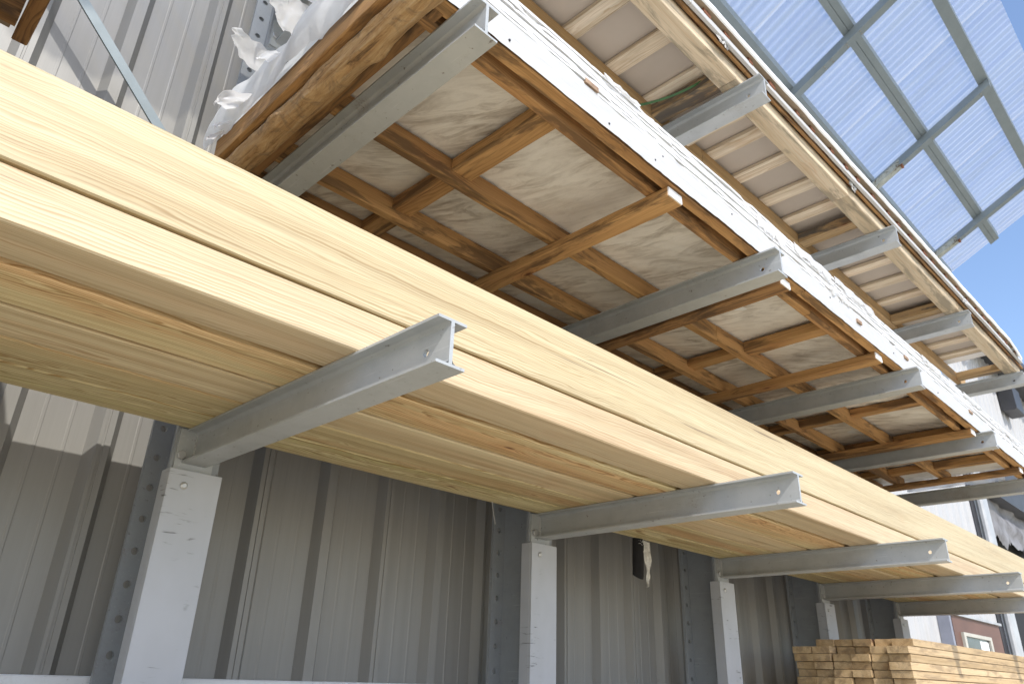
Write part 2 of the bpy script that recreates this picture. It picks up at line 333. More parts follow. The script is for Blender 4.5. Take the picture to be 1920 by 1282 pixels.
def white_edge(name, c1, c2):
    n = NT(name); u, v, w, r = n.obj('X'); us = n.math('ADD', u, n.math('MULTIPLY', r, 33))
    a = n.noise(n.comb(n.math('MULTIPLY', us, 3.0), n.math('MULTIPLY', v, 30.0), n.math('MULTIPLY', w, 90.0)), 1.0, 5.0, 0.65, 0.5)
    d = n.noise(n.comb(n.math('MULTIPLY', us, 22.0), n.math('MULTIPLY', v, 40.0), n.math('MULTIPLY', w, 40.0)), 1.0, 4.0, 0.7)
    big = n.noise(n.comb(n.math('MULTIPLY', us, 1.3), v, w), 1.0, 2.0)
    c = n.mix(n.math('MULTIPLY', n.ramp(a, [(0.55, 0.0), (0.75, 1.0)]), 0.35), c1, c2)
    c = n.mix(n.math('MULTIPLY', n.ramp(d, [(0.73, 0.0), (0.77, 1.0)]), n.ramp(big, [(0.55, 0.0), (0.66, 0.8)])), c, (0.22, 0.14, 0.08))
    n.bump(a, 0.5, 0.004)
    return n.set(Base_Color=c, Roughness=0.5)
M['edge'] = white_edge('white_sheet_edge', (0.64, 0.635, 0.63), (0.44, 0.43, 0.42))
M['skirt'] = white_edge('white_wrap_skirt', (0.52, 0.515, 0.505), (0.38, 0.37, 0.355))

def flat(name, col, rough=0.6, metal=0.0, var=0.15, scale=6.0):
    n = NT(name); tc = n.n('TexCoord').outputs['Object']; a = n.noise(tc, scale, 5.0, 0.6)
    c = n.mix(n.ramp(a, [(0.35, 0.0), (0.7, 1.0)]), tuple(x * (1 + var) for x in col), tuple(x * (1 - var) for x in col))
    n.bump(n.noise(tc, scale * 8, 3.0), 0.12, 0.002)
    return n.set(Base_Color=c, Roughness=rough, Metallic=metal)
M['card'] = flat('brown_board_paper', (0.44, 0.37, 0.30), 0.75, 0, 0.10, 1.5)
M['kraft'] = flat('kraft_paper', (0.33, 0.25, 0.17), 0.8, 0, 0.2, 3)
M['panelwhite'] = flat('white_panel_edge', (0.82, 0.82, 0.81), 0.5, 0, 0.04, 2)
M['rust_block'] = flat('reddish_block', (0.22, 0.085, 0.04), 0.8, 0, 0.35, 20)
M['dark_block'] = flat('weathered_block', (0.30, 0.20, 0.13), 0.8, 0, 0.4, 25)
M['black'] = flat('black_webbing', (0.008, 0.008, 0.009), 0.95, 0, 0.3, 30)
M['green'] = flat('green_strapping', (0.03, 0.10, 0.025), 0.4, 0, 0.2, 20)
M['rag'] = flat('frayed_white_fabric', (0.55, 0.54, 0.50), 0.8, 0, 0.3, 40)
M['chain'] = flat('bead_metal', (0.55, 0.55, 0.55), 0.3, 0.8, 0.1, 40)
M['rail_dark'] = flat('dark_trim', (0.045, 0.045, 0.05), 0.5, 0.1, 0.2, 3)
M['grey_trim'] = flat('grey_trim', (0.40, 0.41, 0.42), 0.5, 0.1, 0.15, 3)
M['blue_grey'] = flat('blue_grey_trim', (0.24, 0.25, 0.30), 0.5, 0.1, 0.15, 3)
M['brown_door'] = flat('brown_panel_paint', (0.135, 0.068, 0.048), 0.55, 0, 0.15, 1.2)
M['tan_frame'] = flat('tan_window_frame', (0.46, 0.44, 0.38), 0.55, 0, 0.1, 4)
M['black_void'] = flat('dark_interior', (0.012, 0.012, 0.013), 0.8, 0, 0.3, 1)
M['pink'] = flat('magenta_sign_face', (0.62, 0.16, 0.32), 0.5, 0, 0.1, 1)

def peel():
    n = NT('peeling_white_paint'); tc = n.n('TexCoord').outputs['Object']; a = n.noise(tc, 18.0, 5.0, 0.7, 0.5)
    return n.set(Base_Color=n.ramp(a, [(0.36, (0.10, 0.075, 0.05)), (0.46, (0.30, 0.31, 0.27)), (0.7, (0.42, 0.44, 0.40))]), Roughness=0.8)
M['peel'] = peel()

def dirty_band():
    n = NT('peeling_grey_curtain'); tc = n.n('TexCoord').outputs['Object']
    a = n.noise(tc, 0.9, 6.0, 0.7, 0.8)
    return n.set(Base_Color=n.ramp(a, [(0.35, (0.08, 0.073, 0.073)), (0.5, (0.18, 0.175, 0.18)), (0.7, (0.27, 0.27, 0.29))]), Roughness=0.7)
M['curtain'] = dirty_band()

def glass_pane():
    n = NT('dark_window_glass'); tc = n.n('TexCoord').outputs['Object']
    return n.set(Base_Color=n.ramp(n.noise(tc, 1.2, 3.0), [(0.4, (0.02, 0.03, 0.04)), (0.7, (0.09, 0.11, 0.14))]), Roughness=0.08)
M['glass'] = glass_pane()

def roof_sheet_mat():
    n = NT('clear_corrugated_plastic'); u, v, w, r = n.obj('X'); dirt = n.noise(n.comb(n.math('MULTIPLY', u, 5.0), n.math('MULTIPLY', v, 1.1), 3.0), 1.0, 6.0, 0.7, 0.4)
    a = n.noise(n.comb(n.math('MULTIPLY', u, 16.0), n.math('MULTIPLY', v, 0.5), 0.0), 1.0, 3.0, 0.6)
    b = n.noise(n.comb(n.math('MULTIPLY', u, 2.0), n.math('MULTIPLY', v, 0.7), 0.0), 1.0, 3.0, 0.6)
    tint = n.ramp(a, [(0.3, (0.80, 0.83, 0.95)), (0.5, (0.90, 0.92, 0.96)), (0.68, (0.97, 0.94, 0.88))])
    tint = n.mix(n.math('MULTIPLY', n.ramp(dirt, [(0.54, 0.0), (0.72, 1.0)]), 0.55), tint, (0.62, 0.58, 0.47))
    tp = n.n('BsdfTransparent'); n.put(tp.inputs[0], tint)
    tl = n.n('BsdfTranslucent'); n.put(tl.inputs[0], n.mix(0.5, tint, (0.9, 0.9, 0.92)))
    gl = n.n('BsdfGlossy'); gl.inputs['Roughness'].default_value = 0.25; n.put(gl.inputs[0], (0.85, 0.87, 0.92))
    m1 = n.n('MixShader'); n.put(m1.inputs[0], n.ramp(b, [(0.3, 0.32), (0.7, 0.52)])); n.t.links.new(tp.outputs[0], m1.inputs[1]); n.t.links.new(tl.outputs[0], m1.inputs[2])
    m2 = n.n('MixShader'); m2.inputs[0].default_value = 0.10; n.t.links.new(m1.outputs[0], m2.inputs[1]); n.t.links.new(gl.outputs[0], m2.inputs[2])
    n.t.links.new(m2.outputs[0], n.out.inputs['Surface']); n.t.nodes.remove(n.b)
    return n.m
M['roof'] = roof_sheet_mat()

def ground_mat():
    n = NT('pale_gravel_yard'); tc = n.n('TexCoord').outputs['Object']
    a = n.noise(tc, 1.1, 6.0, 0.65); b = n.noise(tc, 38.0, 4.0, 0.7)
    c = n.mix(n.ramp(b, [(0.35, 0.0), (0.7, 0.6)]), n.ramp(a, [(0.3, (0.58, 0.525, 0.405)), (0.7, (0.70, 0.64, 0.50))]), (0.46, 0.41, 0.31))
    n.bump(b, 0.6, 0.02)
    return n.set(Base_Color=c, Roughness=0.95)
M['ground'] = ground_mat()

rng = random.Random(7)
GZ = -CAMZ / S            # ground level in design units
ORD = ['first', 'second', 'third', 'fourth', 'fifth', 'sixth', 'seventh', 'eighth', 'ninth', 'tenth']

# ------------------------------------------------------------------ ground
g = MB(); g.add([(-400, -400, GZ), (400, -400, GZ), (400, 400, GZ), (-400, 400, GZ)], [(0, 1, 2, 3)])
tag(g.build('yard_ground', M['ground']), kind='structure')

# ------------------------------------------------------------------ ribbed metal wall behind the rack
YW = 3.90
def rib_profile(x0, x1, pitch, phase, depth, y):
    pts = []; k = math.floor((x0 - phase) / pitch)
    d2 = depth * 0.03
    while phase + k * pitch < x1 + pitch:
        c = phase + k * pitch; s = pitch / 0.43
        for dx, dy in ((-.068, 0), (-.030, depth), (-.012, depth), (-.010, depth - .005 * (k % 2)), (.0, depth - .005 * (k % 2)), (.002, depth), (.030, depth), (.068, 0),
                       (.145, 0), (.149, d2), (.160, d2), (.164, 0), (.265, 0), (.269, d2), (.280, d2), (.284, 0)):
            x = c + dx * s
            if x0 <= x <= x1: pts.append((x, y - dy))
        k += 1
    return [(x0, y)] + pts + [(x1, y)]
def ribbed(name, mat, x0, x1, z0, z1, y, pitch=0.43, phase=0.60, depth=0.056, parent=None, back=0.15):
    m = MB(); pr = rib_profile(x0, x1, pitch, phase, depth, y); n = len(pr)
    m.add([(x, yy, z) for z in (z0, z1) for x, yy in pr], [(i, i + 1, n + i + 1, n + i) for i in range(n - 1)])
    m.add([(x0, y, z0), (x1, y, z0), (x1, y + back, z0), (x0, y + back, z0), (x0, y, z1), (x1, y, z1), (x1, y + back, z1), (x0, y + back, z1)],
          [(2, 3, 7, 6), (0, 3, 7, 4), (1, 2, 6, 5), (4, 5, 6, 7)])
    return m.build(name, mat, parent, recalc=False)
wall = thing('metal_wall', (4, YW, GZ), 'grey ribbed metal wall of the building behind the storage rack', 'wall')
ribbed('ribbed_cladding', M['clad'], -6.0, 10.75, GZ, 5.6, YW, parent=wall)
sc = None
for xi in range(0, 14):
    for z in (.03, .72, 3.35, 2.72, 3.85):
        if rng.random() < .15: continue
        x = 0.60 + .43 * xi + (.05 if z < 1 else .045) * (1 if xi % 2 else -1)
        if sc is None:
            sc = MB().cyl((x, YW - .002, z), (0, -1, 0), .015, .014, 8, .4).build('screw', M['screw'], wall)
            base = Vector((x, YW - .002, z))
        else:
            c = sc.copy(); C.objects.link(c); c.parent = wall
            c.location = sc.location + (Vector((x, YW - .002, z + rng.uniform(-.02, .02))) - base) * S
tag(MB().beam('X', -5.5, 10.4, 3.775, 3.845, -.26, -.045, .006).build('wall_rail', M['white_rail']),
    'long white painted rail running low along the foot of the ribbed wall', 'rail')

# ------------------------------------------------------------------ rack uprights with their arms
UX = [-1.03, 1.287, 3.626, 5.953, 8.029, 10.19]
ARMZ = {1: 1.0, 2: 2.30, 3: 3.581, 0: -.155}
ARMT = {1: 1.565, 2: 1.493, 3: 1.435, 0: 1.60}
YR = 3.362
def make_arm(up, x, z, yt, zb_tip, label=None):
    """I-section arm from the upright front (YR) to its tip; the web carries a round hole near the tip"""
    a = MB(); hw = .057; tf = .0095; tw = .007; h = .160; y1 = YR - .012
    zt, zb = z - .002, z - h
    a.box(x - hw, x + hw, yt, y1, zt - tf, zt)
    a.box(x - hw, x + hw, yt, y1, zb, zb + tf)
    zc0, zc1 = zb + tf, zt - tf; zm = (zc0 + zc1) / 2; yh = yt + .115
    fr = lambda u, v, d: (x - tw + d, u, v)
    a.hole_cell(fr, yt, yt + .20, zc0, zc1, yh, zm - .004, .0135, tw * 2)
    a.box(x - tw, x + tw, yt + .20, y1, zc0, zc1)
    for sx in (-1, 1):      # rolled fillets between web and flanges
        for zz, dz in ((zc0, 1), (zc1, -1)):
            r = .014; pts = [(x + sx * tw, zz + dz * r), (x + sx * (tw + r * .3), zz + dz * r * .3), (x + sx * (tw + r), zz)]
            a.add([(px, yy, pz) for yy in (yt, y1) for px, pz in pts], [(0, 1, 4, 3), (1, 2, 5, 4)], True)
    o = a.build('arm', M['steel'], up)
    if label: o['label'] = label
    MB().box(x - .088, x + .088, YR - .012, YR, z - .20, z - .004).build('end_plate', M['steel'], o)
    wb = MB(); rw = random.Random(int(x * 50 + z * 7))
    for sx in (-1, 1):
        for q in range(12):
            zz = zb + .012 + (h - .024) * q / 11
            wb.cyl((x + sx * (tw + .001), y1 - .001, zz), (sx * .6, -1, 0), .0075 + rw.uniform(-.001, .0015), .007, 7, .6)
        for q in range(5): wb.cyl((x + sx * (.012 + .010 * q), y1 - .001, zb + tf), (0, -1, .8), .0075 + rw.uniform(-.001, .0015), .007, 7, .6)
    wb.build('weld_bead', M['bolt'], o)
    for sx in (-1, 1):
        MB().cyl((x + sx * .066, YR - .012, z - .128), (0, -1, 0), .021, .020, 6, .12).build('bolt', M['bolt'], o)
    return o
names = ['steel rack upright out past the left end of the timbers', 'nearest steel rack upright with the widest white guard board',
         'second nearest steel rack upright, beside the hanging bead chain', 'steel rack upright just beyond the hanging black strap',
         'steel rack upright rising behind the left end of the board pile', 'farthest steel rack upright, against the pale siding behind it']
for i, x in enumerate(UX):
    up = thing('rack_upright', (x, 3.5, GZ), names[i], 'rack upright', 'uprights of the cantilever rack')
    c = MB(); xc = x + .012; hw = .112; ztop = 4.86 if i > 0 else 4.86
    c.box(xc - hw, xc + hw, YR, YR + .022, GZ, ztop)                        # front flange
    c.box(xc - .008, xc + .008, YR + .022, 3.692, GZ, ztop)                  # web
    z0 = .033 - .147 * 15; fr = lambda u, v, d: (u, 3.692 + d, v)
    for sgn in (-1, 1):
        ua, ub = (xc - hw, xc) if sgn < 0 else (xc, xc + hw)
        for k in range(0, 47):
            zc = z0 + .1475 * k
            if zc - .074 < GZ or zc + .074 > ztop: continue
            c.hole_cell(fr, ua, ub, zc - .07375, zc + .07375, xc + sgn * .062, zc, .0175, .022, 12)
    c.build('column', M['column'], up)
    gb = MB(); t = .014; gx0, gx1 = x - .108, x + .132
    gb.box(gx0, gx1, YR - .040, YR - .022, GZ + .05, .806)
    gb.box(gx0, gx0 + t, YR - .022, YR + .055, GZ + .05, .806); gb.box(gx1 - t, gx1, YR - .022, YR + .055, GZ + .05, .806)
    go = gb.build('guard_board', M['guard'], up)
    bm = bmesh.new(); bm.from_mesh(go.data); bmesh.ops.bevel(bm, geom=[e for e in bm.edges], offset=.0015, segments=1, affect='EDGES'); bm.to_mesh(go.data); bm.free()
    MB().cyl((x - .035, YR - .040, .735), (0, -1, 0), .0165, .012, 14, .45).build('guard_bolt', M['bolt'], go)
    for lv in (1, 2, 3):
        if i == 0 and lv == 3: continue
        make_arm(up, x, ARMZ[lv], ARMT[lv], 0)
    make_arm(up, x, ARMZ[0] if i >= 3 else -.62, ARMT[0], 0)

# diagonal brace between the two left uprights, behind the timbers
b = MB(); p0, p1 = Vector((-1.03, 3.675, 4.60)), Vector((1.287, 3.675, 2.235)); d = p1 - p0
b.obox((p0 + p1) / 2, d, (0, 1, 0), d.cross(Vector((0, 1, 0))), d.length / 2, .006, .028)
tag(b.build('diagonal_brace', M['galv']), 'flat grey steel brace slanting across the wall above the left timbers', 'brace')

# ------------------------------------------------------------------ pine timbers on the lowest visible arms
BY = [2.0, 2.258, 2.552, 2.832, 3.09, 3.346]
for layer, (z0, z1) in enumerate(((1.0, 1.156), (1.166, 1.474))):
    for k in range(5):
        y0, y1 = BY[k], BY[k + 1] - ((.040, .026, .012, .010, 0), (.012, .012, .01, .01, 0))[layer][k]
        if k and layer == 0: pass
        m = MB().beam('X', -2.6 + rng.uniform(-.1, .1), 11.9 + rng.uniform(-.15, .15), y0, y1, z0, z1, .006, 40, .0018, random.Random(layer * 9 + k))
        o = m.build('pine_timber', M[('pine_blush', 'pine_gold', 'pine_pink', 'pine_gold', 'pine_green')[k] if layer == 0 else 'pine'])
        if layer == 0:
            lab = ['sunlit lower pine timber at the outer edge, resting on the arms', 'pine timber of the underside next to the outer one, with red knots',
                   'middle pine timber seen from below on the grey arms', 'pine timber of the underside, second from the wall', 'innermost pine timber of the underside, nearest the ribbed wall'][k]
        else:
            lab = ['tall sunlit pine timber on top at the outer edge of the stack', 'upper layer pine timber hidden behind the tall outer one', 'middle pine timber of the upper layer',
                   'upper layer pine timber second from the wall', 'upper layer pine timber nearest the ribbed wall'][k]
        tag(o, lab, 'timber', 'pine timbers on the rack arms')

# added plank stack, out of view, that keeps ground bounce light off the wall
lo = thing('added_shade_stack', (2.0, 2.7, -.62), 'added unseen stack of planks on the lower arms, shading the wall from ground light', 'light blocker')
for k in range(5):
    MB().beam('X', -2.4 + rng.uniform(-.1, .1), 6.5 + rng.uniform(-.1, .1), 2.42 + .185 * k, 2.60 + .185 * k, -.62, -.135, .006, 10, .003, rng).build('plank', M['weathered'], lo)

# ------------------------------------------------------------------ crated bundle on the second arms
Z2 = 2.30
b2 = thing('crated_bundle', (5.5, 2.4, Z2), 'long crate of white wrapped panels with brown wooden underside, torn at its left end', 'crated bundle', 'wrapped bundles on the rack')
def yb2(y): return y
X0, X1 = 1.02, 10.35
for y0, y1, mt, xa, xb in ((1.712, 1.766, 'old_x', X0 + .04, 10.4), (1.604, 1.664, 'old_x', X0 + .05, 10.7), (2.40, 2.455, 'old_x', X0 + .02, 9.95), (2.905, 2.96, 'old_x', X0 + .02, 9.85), (3.22, 3.275, 'dark_x', X0 + .02, 10.0)):
    # each runner is pieced together from several lengths
    x = xa; k = 0
    while x < xb - .05:
        xe = min(xb, x + rng.uniform(2.6, 3.6)); xe = xb if xb - xe < .8 else xe
        dz = rng.uniform(-.004, .004); ztop = 2.425
        MB().beam('X', x, xe - .004, y0 + dz, y1 + dz, Z2 + .002, ztop, .004, 24, .005, random.Random(int(x * 100))).build('runner', M[mt], b2)
        x = xe; k += 1
MB().beam('X', X0 + .05, 10.3, 1.667, 1.709, 2.385, 2.42, .003, 20, .003).build('spacer', M['dark_x'], b2)
for x in (1.915, 4.90, 6.93, 8.05, 9.3):
    for ya, yb in ((1.77, 2.398), (2.458, 2.903), (2.962, 3.218)):
        MB().beam('Y', ya, yb, x - .02 + rng.uniform(-.008, .008), x + .105, 2.355 + rng.uniform(-.01, .01), 2.423, .005, 8, .005, rng).build('cross_piece', M['old_y'], b2)
for k, x in enumerate((2.735, 3.955, 5.47, 6.13, 7.84, 8.44, 9.62)):
    o = MB().beam('Y', 1.632, 3.15, x - .055, x + .072, 2.243, 2.299, .005, 16, .005, random.Random(k + 70)).build('cross_piece', M['old_y' if k % 2 == 0 else 'dark_y'], b2)
    MB().box(x - .052, x + .069, 1.624, 1.632, 2.247, 2.296).build('painted_end', M['panelwhite'], o)
# stained paper over the top of the frame, sagging a little
def tarp_fn(u, v):
    x = X0 + .06 + (10.1 - X0) * u; y = 1.61 + 1.68 * v
    q = x * 7 + y * 5 + 2.2 * noise.noise((x * .9, y * .9, 2.))
    n = noise.noise((x * 2.1 + y * 1.2, y * 3.0, 4.0)) * .012 - (1 - abs(noise.noise((q, (y - x * .4) * 1.6, 9.0)))) ** 3 * .022 * (.4 + noise.noise((x * 1.1, y * 1.3, 6.)))
    return (x, y, 2.447 + n)
MB().grid(tarp_fn, 420, 70).build('wrapping_paper', M['tarp'], b2)
# the panels inside: one solid core
MB().box(X0 + .02, 10.15, 1.601, 3.29, 2.452, 2.605).build('panel_core', M['panelwhite'], b2)
# smooth lower skirt of wrap on the front
def skirt(u, v):
    x = X0 + .02 + (10.75 - X0) * u; n = noise.noise((x * 3, v * 1.5, 2.)) * .004 + noise.noise((x * 14, v * 4, 7.)) * .0022
    edge = noise.noise((x * 4.3, 3.3, 0)) * .006 * (1 - v) + noise.noise((x * 21, 3.3, 5.)) * .003 * (1 - v)
    return (x, 1.594 + n - .004 * v, 2.306 + .150 * v + edge)
MB().grid(skirt, 700, 8).build('front_skirt', M['skirt'], b2)
MB().box(X0 + .03, 10.6, 1.600, 1.6175, 2.428, 2.462).build('skirt_batten', M['panelwhite'], b2)
# sheet layers above the skirt, edges ragged
for k in range(8):
    z0 = 2.456 + .0195 * k; r = random.Random(k + 5); off = 1.592 - r.uniform(0, .008) + (.003 if k % 3 == 0 else 0); ph = r.uniform(0, 90)
    n = 520; vs = []; 
    for i in range(n + 1):
        x = X0 + .02 + (10.72 - X0) * i / n
        w1 = noise.noise((x * 1.3 + ph, k * 2., 0)) * .007 + noise.noise((x * 6 + ph, k * 2., 3)) * .004
        chip = max(0, noise.noise((x * 5.0 + ph, k * 1.7, 8)) - .28) * .03 + max(0, noise.noise((x * 17. + ph, k * 1.7, 5)) - .35) * .014
        y = off + w1 + chip; za = z0 + noise.noise((x * 2 + ph, 1, k)) * .004; zz = z0 + .0178 + noise.noise((x * 3 + ph, 2, k)) * .003 - chip * .25
        vs += [(x, 1.64, za), (x, y, za), (x, y + .001, zz), (x, 1.64, zz)]
    fs = []
    for i in range(n):
        a = i * 4; c = a + 4
        fs += [(a, c, c + 1, a + 1), (a + 1, c + 1, c + 2, a + 2), (a + 2, c + 2, c + 3, a + 3)]
    MB().add(vs, fs).build('panel_sheet', M['edge'], b2)
# torn tongues of film on the front
r = random.Random(12)
for k, (x, z, w_, h_) in enumerate(((4.35, 2.60, .55, .10), (5.05, 2.61, .7, .08), (2.25, 2.60, .30, .03), (3.75, 2.56, .35, .12), (6.7, 2.60, .5, .07), (7.9, 2.6, .6, .06), (9.2, 2.59, .8, .08), (4.75, 2.50, .35, .07))):
    ph = r.uniform(0, 50)
    def tongue(u, v):
        xx = x + w_ * (u - .5); lim = .55 + .45 * noise.noise((u * 5 + ph, 0, 0)) + .2 * noise.noise((u * 17 + ph, 0, 0)); hh = h_ * v * max(.12, lim)
        return (xx + .02 * noise.noise((u * 4, v * 3, ph)), 1.580 - .006 * math.sin(v * 3) - .008 * noise.noise((u * 6, v * 4, ph + 3)), z - hh + .012 * (1 - v))
    MB().grid(tongue, 40, 8).build('torn_film', M['film'], b2)
for x, z, w_ in ((2.02, 2.475, .058), (5.06, 2.40, .05), (6.02, 2.435, .05), (7.75, 2.44, .06)):
    MB().box(x - w_ * .8, x + w_ * .8, 1.580, 1.60, z - .014, z + .012).build('batten_end', M['dark_block'], b2)
r = random.Random(31); nm = None
for k in range(9):
    x = r.uniform(1.4, 9.5); z = r.uniform(2.34, 2.44)
    q = MB().cyl((x, 1.594, z), (0, -1, 0), .006, .006, 6, .3)
    if nm is None: nm = q.build('nail_head', M['rail_dark'], b2); nb = Vector((x, 1.594, z))
    else:
        c = nm.copy(); C.objects.link(c); c.parent = b2; c.location = nm.location + (Vector((x, 1.594, z)) - nb) * S
# left end: board, debarked log slab and torn wrap
MB().beam('Y', 1.60, 3.20, 1.00, 1.04, 2.315, 2.445, .004, 16, .004, random.Random(3)).build('end_board', M['old_y'], b2)
MB().beam('Y', 1.66, 3.12, 1.165, 1.21, 2.302, 2.425, .004, 12, .003, random.Random(4)).build('end_board', M['dark_y'], b2)
def logf(u, v):
    y = 1.50 + 1.68 * v; a = 2 * math.pi * u; ca, sa = math.cos(a), math.sin(a)
    rr = .060 + .012 * noise.noise((ca * 1.4, sa * 1.4, y * 3.2)) + .006 * noise.noise((ca * 3, sa * 3, y * 11))
    for ky, ka in ((2.35, 4.2), (1.95, 5.4), (2.80, 4.9), (2.62, 3.6)):
        dd = ((y - ky) / .055) ** 2 + (min(abs(a - ka), 6.283 - abs(a - ka)) / .55) ** 2; rr += .020 * math.exp(-dd)
    end = 1.0 if .004 < v < .996 else .985
    return (1.082 + ca * rr * 1.0 * end + .010 * noise.noise((0, 0, y * 2.)), y, min(2.312, 2.268 + sa * rr * .85 * end + .006 * noise.noise((5, 0, y * 2.))))
m = MB().grid(logf, 40, 110)
for v in (0, 1):
    m.add([logf(i / 40, v) for i in range(40)], [tuple(range(40))])
m.build('log_slab', M['log'], b2)
def endwrap(u, v):
    y = 1.58 + 1.74 * u; z = 2.425 + .245 * v
    n = noise.noise((y * 4 + z * 2, z * 3, 1.)) * .03 + noise.noise((y * 13 + z * 5, z * 3.5, 4.)) * .009
    low = (1 - v) * (noise.noise((y * 9, 0, 3.)) * .03 + noise.noise((y * 30, 0, 3.)) * .012)
    return (.985 + n - .02 * math.sin(v * 3.1), y, z + low)
MB().grid(endwrap, 110, 22).build('end_wrap', M['film'], b2)
r = random.Random(77)
flaps = [  # y, z, length out, width, droop, tilt
    (2.98, 2.52, .10, .16, .05, .3), (2.77, 2.66, .17, .15, -.02, -.2), (2.88, 2.50, .14, .12, .12, .1), (2.50, 2.74, .13, .22, -.10, .3), (2.42, 2.66, .12, .17, .02, -.3),
    (2.20, 2.70, .14, .24, .02, .1), (2.10, 2.78, .11, .26, -.12, .2), (1.95, 2.62, .10, .20, .04, .0), (3.08, 2.47, .06, .12, .07, .3), (1.75, 2.66, .12, .22, .00, .2), (2.62, 2.60, .08, .10, .08, .1), (3.15, 2.44, .05, .10, .06, 0)]
for y, z, L, wd, dr, ti in flaps:
    ph = r.uniform(0, 60)
    def flap(u, v):
        wl_ = wd * (1 - .55 * v ** 1.5) * (1 + .35 * noise.noise((v * 4 + ph, 1, 0)))
        yy = y + (u - .5) * wl_ + .02 * noise.noise((v * 4, u * 3, ph)); a = v * (1.4 + ti)
        out = L * math.sin(a) / (1.0 + .2 * ti) * (1 + .25 * noise.noise((u * 3 + ph, v, 0)))
        zz = z + L * (.5 - dr * 6 * v * v * .5) * v * .6 - dr * v + .012 * noise.noise((u * 2.5, v * 2.5, ph)) + (u - .5) * ti * .12
        return (.985 - out, yy, zz)
    MB().grid(flap, 20, 16).build('torn_film', M['film'], b2)
# loose wrap hanging at the far right end
def rend(u, v):
    y = 1.9 + 1.1 * u; return (10.16 + .06 * noise.noise((y * 6, v * 5, 2.)) + .05 * v, y, 2.43 - (.10 + .12 * abs(noise.noise((y * 3, 0, 5.)))) * v)
MB().grid(rend, 50, 10).build('torn_film', M['film'], b2)

# ------------------------------------------------------------------ slatted bundle on the third arms (sits slightly skewed)
Z3 = 3.581
b3 = thing('pallet_bundle', (5.5, 2.4, Z3), 'upper bundle of white edged panels on pale pallet slats, below the clear roof', 'crated bundle', 'wrapped bundles on the rack')
def skew(m, k=-.0122, x0=2.5):
    m.v = [(x, y + k * (x - x0), z) for x, y, z in m.v]; return m
XA, XB = 1.0, 10.35
def run3(y0, y1, z0, z1, mt, name, xs, jit=.003, ch=.005):
    for a, bb in zip(xs, xs[1:]):
        skew(MB().beam('X', a, bb - .004, y0, y1, z0, z1, ch, 20, jit, random.Random(int(a * 37)))).build(name, M[mt], b3)
run3(2.19, 2.25, Z3 + .002, Z3 + .118, 'tan_x', 'runner', [XA, 4.1, 7.2, XB])
run3(3.08, 3.14, Z3 + .002, Z3 + .118, 'tan_x', 'runner', [XA, 5.2, XB])
run3(1.582, 1.715, Z3 + .002, Z3 + .118, 'pale_x', 'runner', [XA, 3.52, 5.25, 7.9, XB])
for x in (1.25, 1.68, 2.10, 2.53, 2.95, 3.37, 4.17, 4.57, 5.00, 5.40, 6.20, 6.63, 7.05, 7.48, 7.93, 8.5, 8.98, 9.38):
    skew(MB().beam('Y', 1.60, 3.2, x - .005, x + .125 + rng.uniform(-.012, .008), Z3 + .1185, Z3 + .152, .004, 10, .003, random.Random(int(x * 91)))).build('slat', M['pale_y'], b3)
for x, mt in ((3.50, 'tan_y'), (3.83, 'pale_y'), (5.72, 'tan_y'), (5.66, None), (7.86, 'tan_y'), (10.02, 'tan_y')):
    if mt is None: continue
    skew(MB().beam('Y', 1.718, 2.188, x - .06, x + .065, Z3 + .012, Z3 + .10, .006, 14, .006, random.Random(int(x * 13)))).build('cross_piece', M[mt], b3)
skew(MB().box(XA + .02, 9.62, 1.625, 3.25, Z3 + .155, Z3 + .20)).build('panel_core', M['card'], b3)
run3(1.548, 1.566, Z3 + .095, Z3 + .13, 'dark_x', 'edge_strip', [XA, 3.6, 6.0, XB], .004, .003)
run3(1.512, 1.538, Z3 + .112, Z3 + .150, 'skirt', 'edge_strip', [XA, 2.9, 4.55, 6.8, 8.8, 10.2], .004, .003)
rb = random.Random(9); x = 1.2
while x < 9.7:
    x += rb.uniform(.22, .42); l = rb.uniform(.045, .085)
    skew(MB().beam('X', x, x + l, 1.505, 1.60, Z3 + .146 + rb.uniform(-.004, .004), Z3 + .181, .004, 2, .003, rb)).build('spacer_block', M['rust_block'], b3)
def panel3(u, v):   # underside paper of the top panels, bellied between the blocks
    x = XA + (10.0 - XA) * u; y = 1.482 + .2 * v
    return (x, y - .0122 * (x - 2.5), Z3 + .186 + .006 * noise.noise((x * 3, 0, 0)) * (1 - v) - .003 * math.sin(v * 3))
MB().grid(panel3, 260, 6).build('panel_paper', M['kraft'], b3)
def wrap3(u, v):
    x = XA + (10.0 - XA) * u
    pr = [(1.486, .181), (1.478, .185), (1.473, .194), (1.472, .212), (1.475, .226), (1.486, .234), (1.53, .237)]
    i = min(int(v * 6), 5); f = v * 6 - i; y = pr[i][0] * (1 - f) + pr[i + 1][0] * f; z = pr[i][1] * (1 - f) + pr[i + 1][1] * f
    n = noise.noise((x * 4, z * 3, 3.)) * .004 + noise.noise((x * 13, z * 8, 7.)) * .002; drop = .008 * noise.noise((x * 2.7, 0, 1.)) * (1 - v)
    if x > 9.6: z -= (x - 9.6) * .25
    return (x, y + n - .0122 * (x - 2.5), Z3 + z + drop)
MB().grid(wrap3, 420, 12).build('white_cover', M['panelwhite'], b3)
skew(MB().box(XA + .02, 9.9, 1.53, 3.25, Z3 + .203, Z3 + .217)).build('panel_sheet', M['panelwhite'], b3)
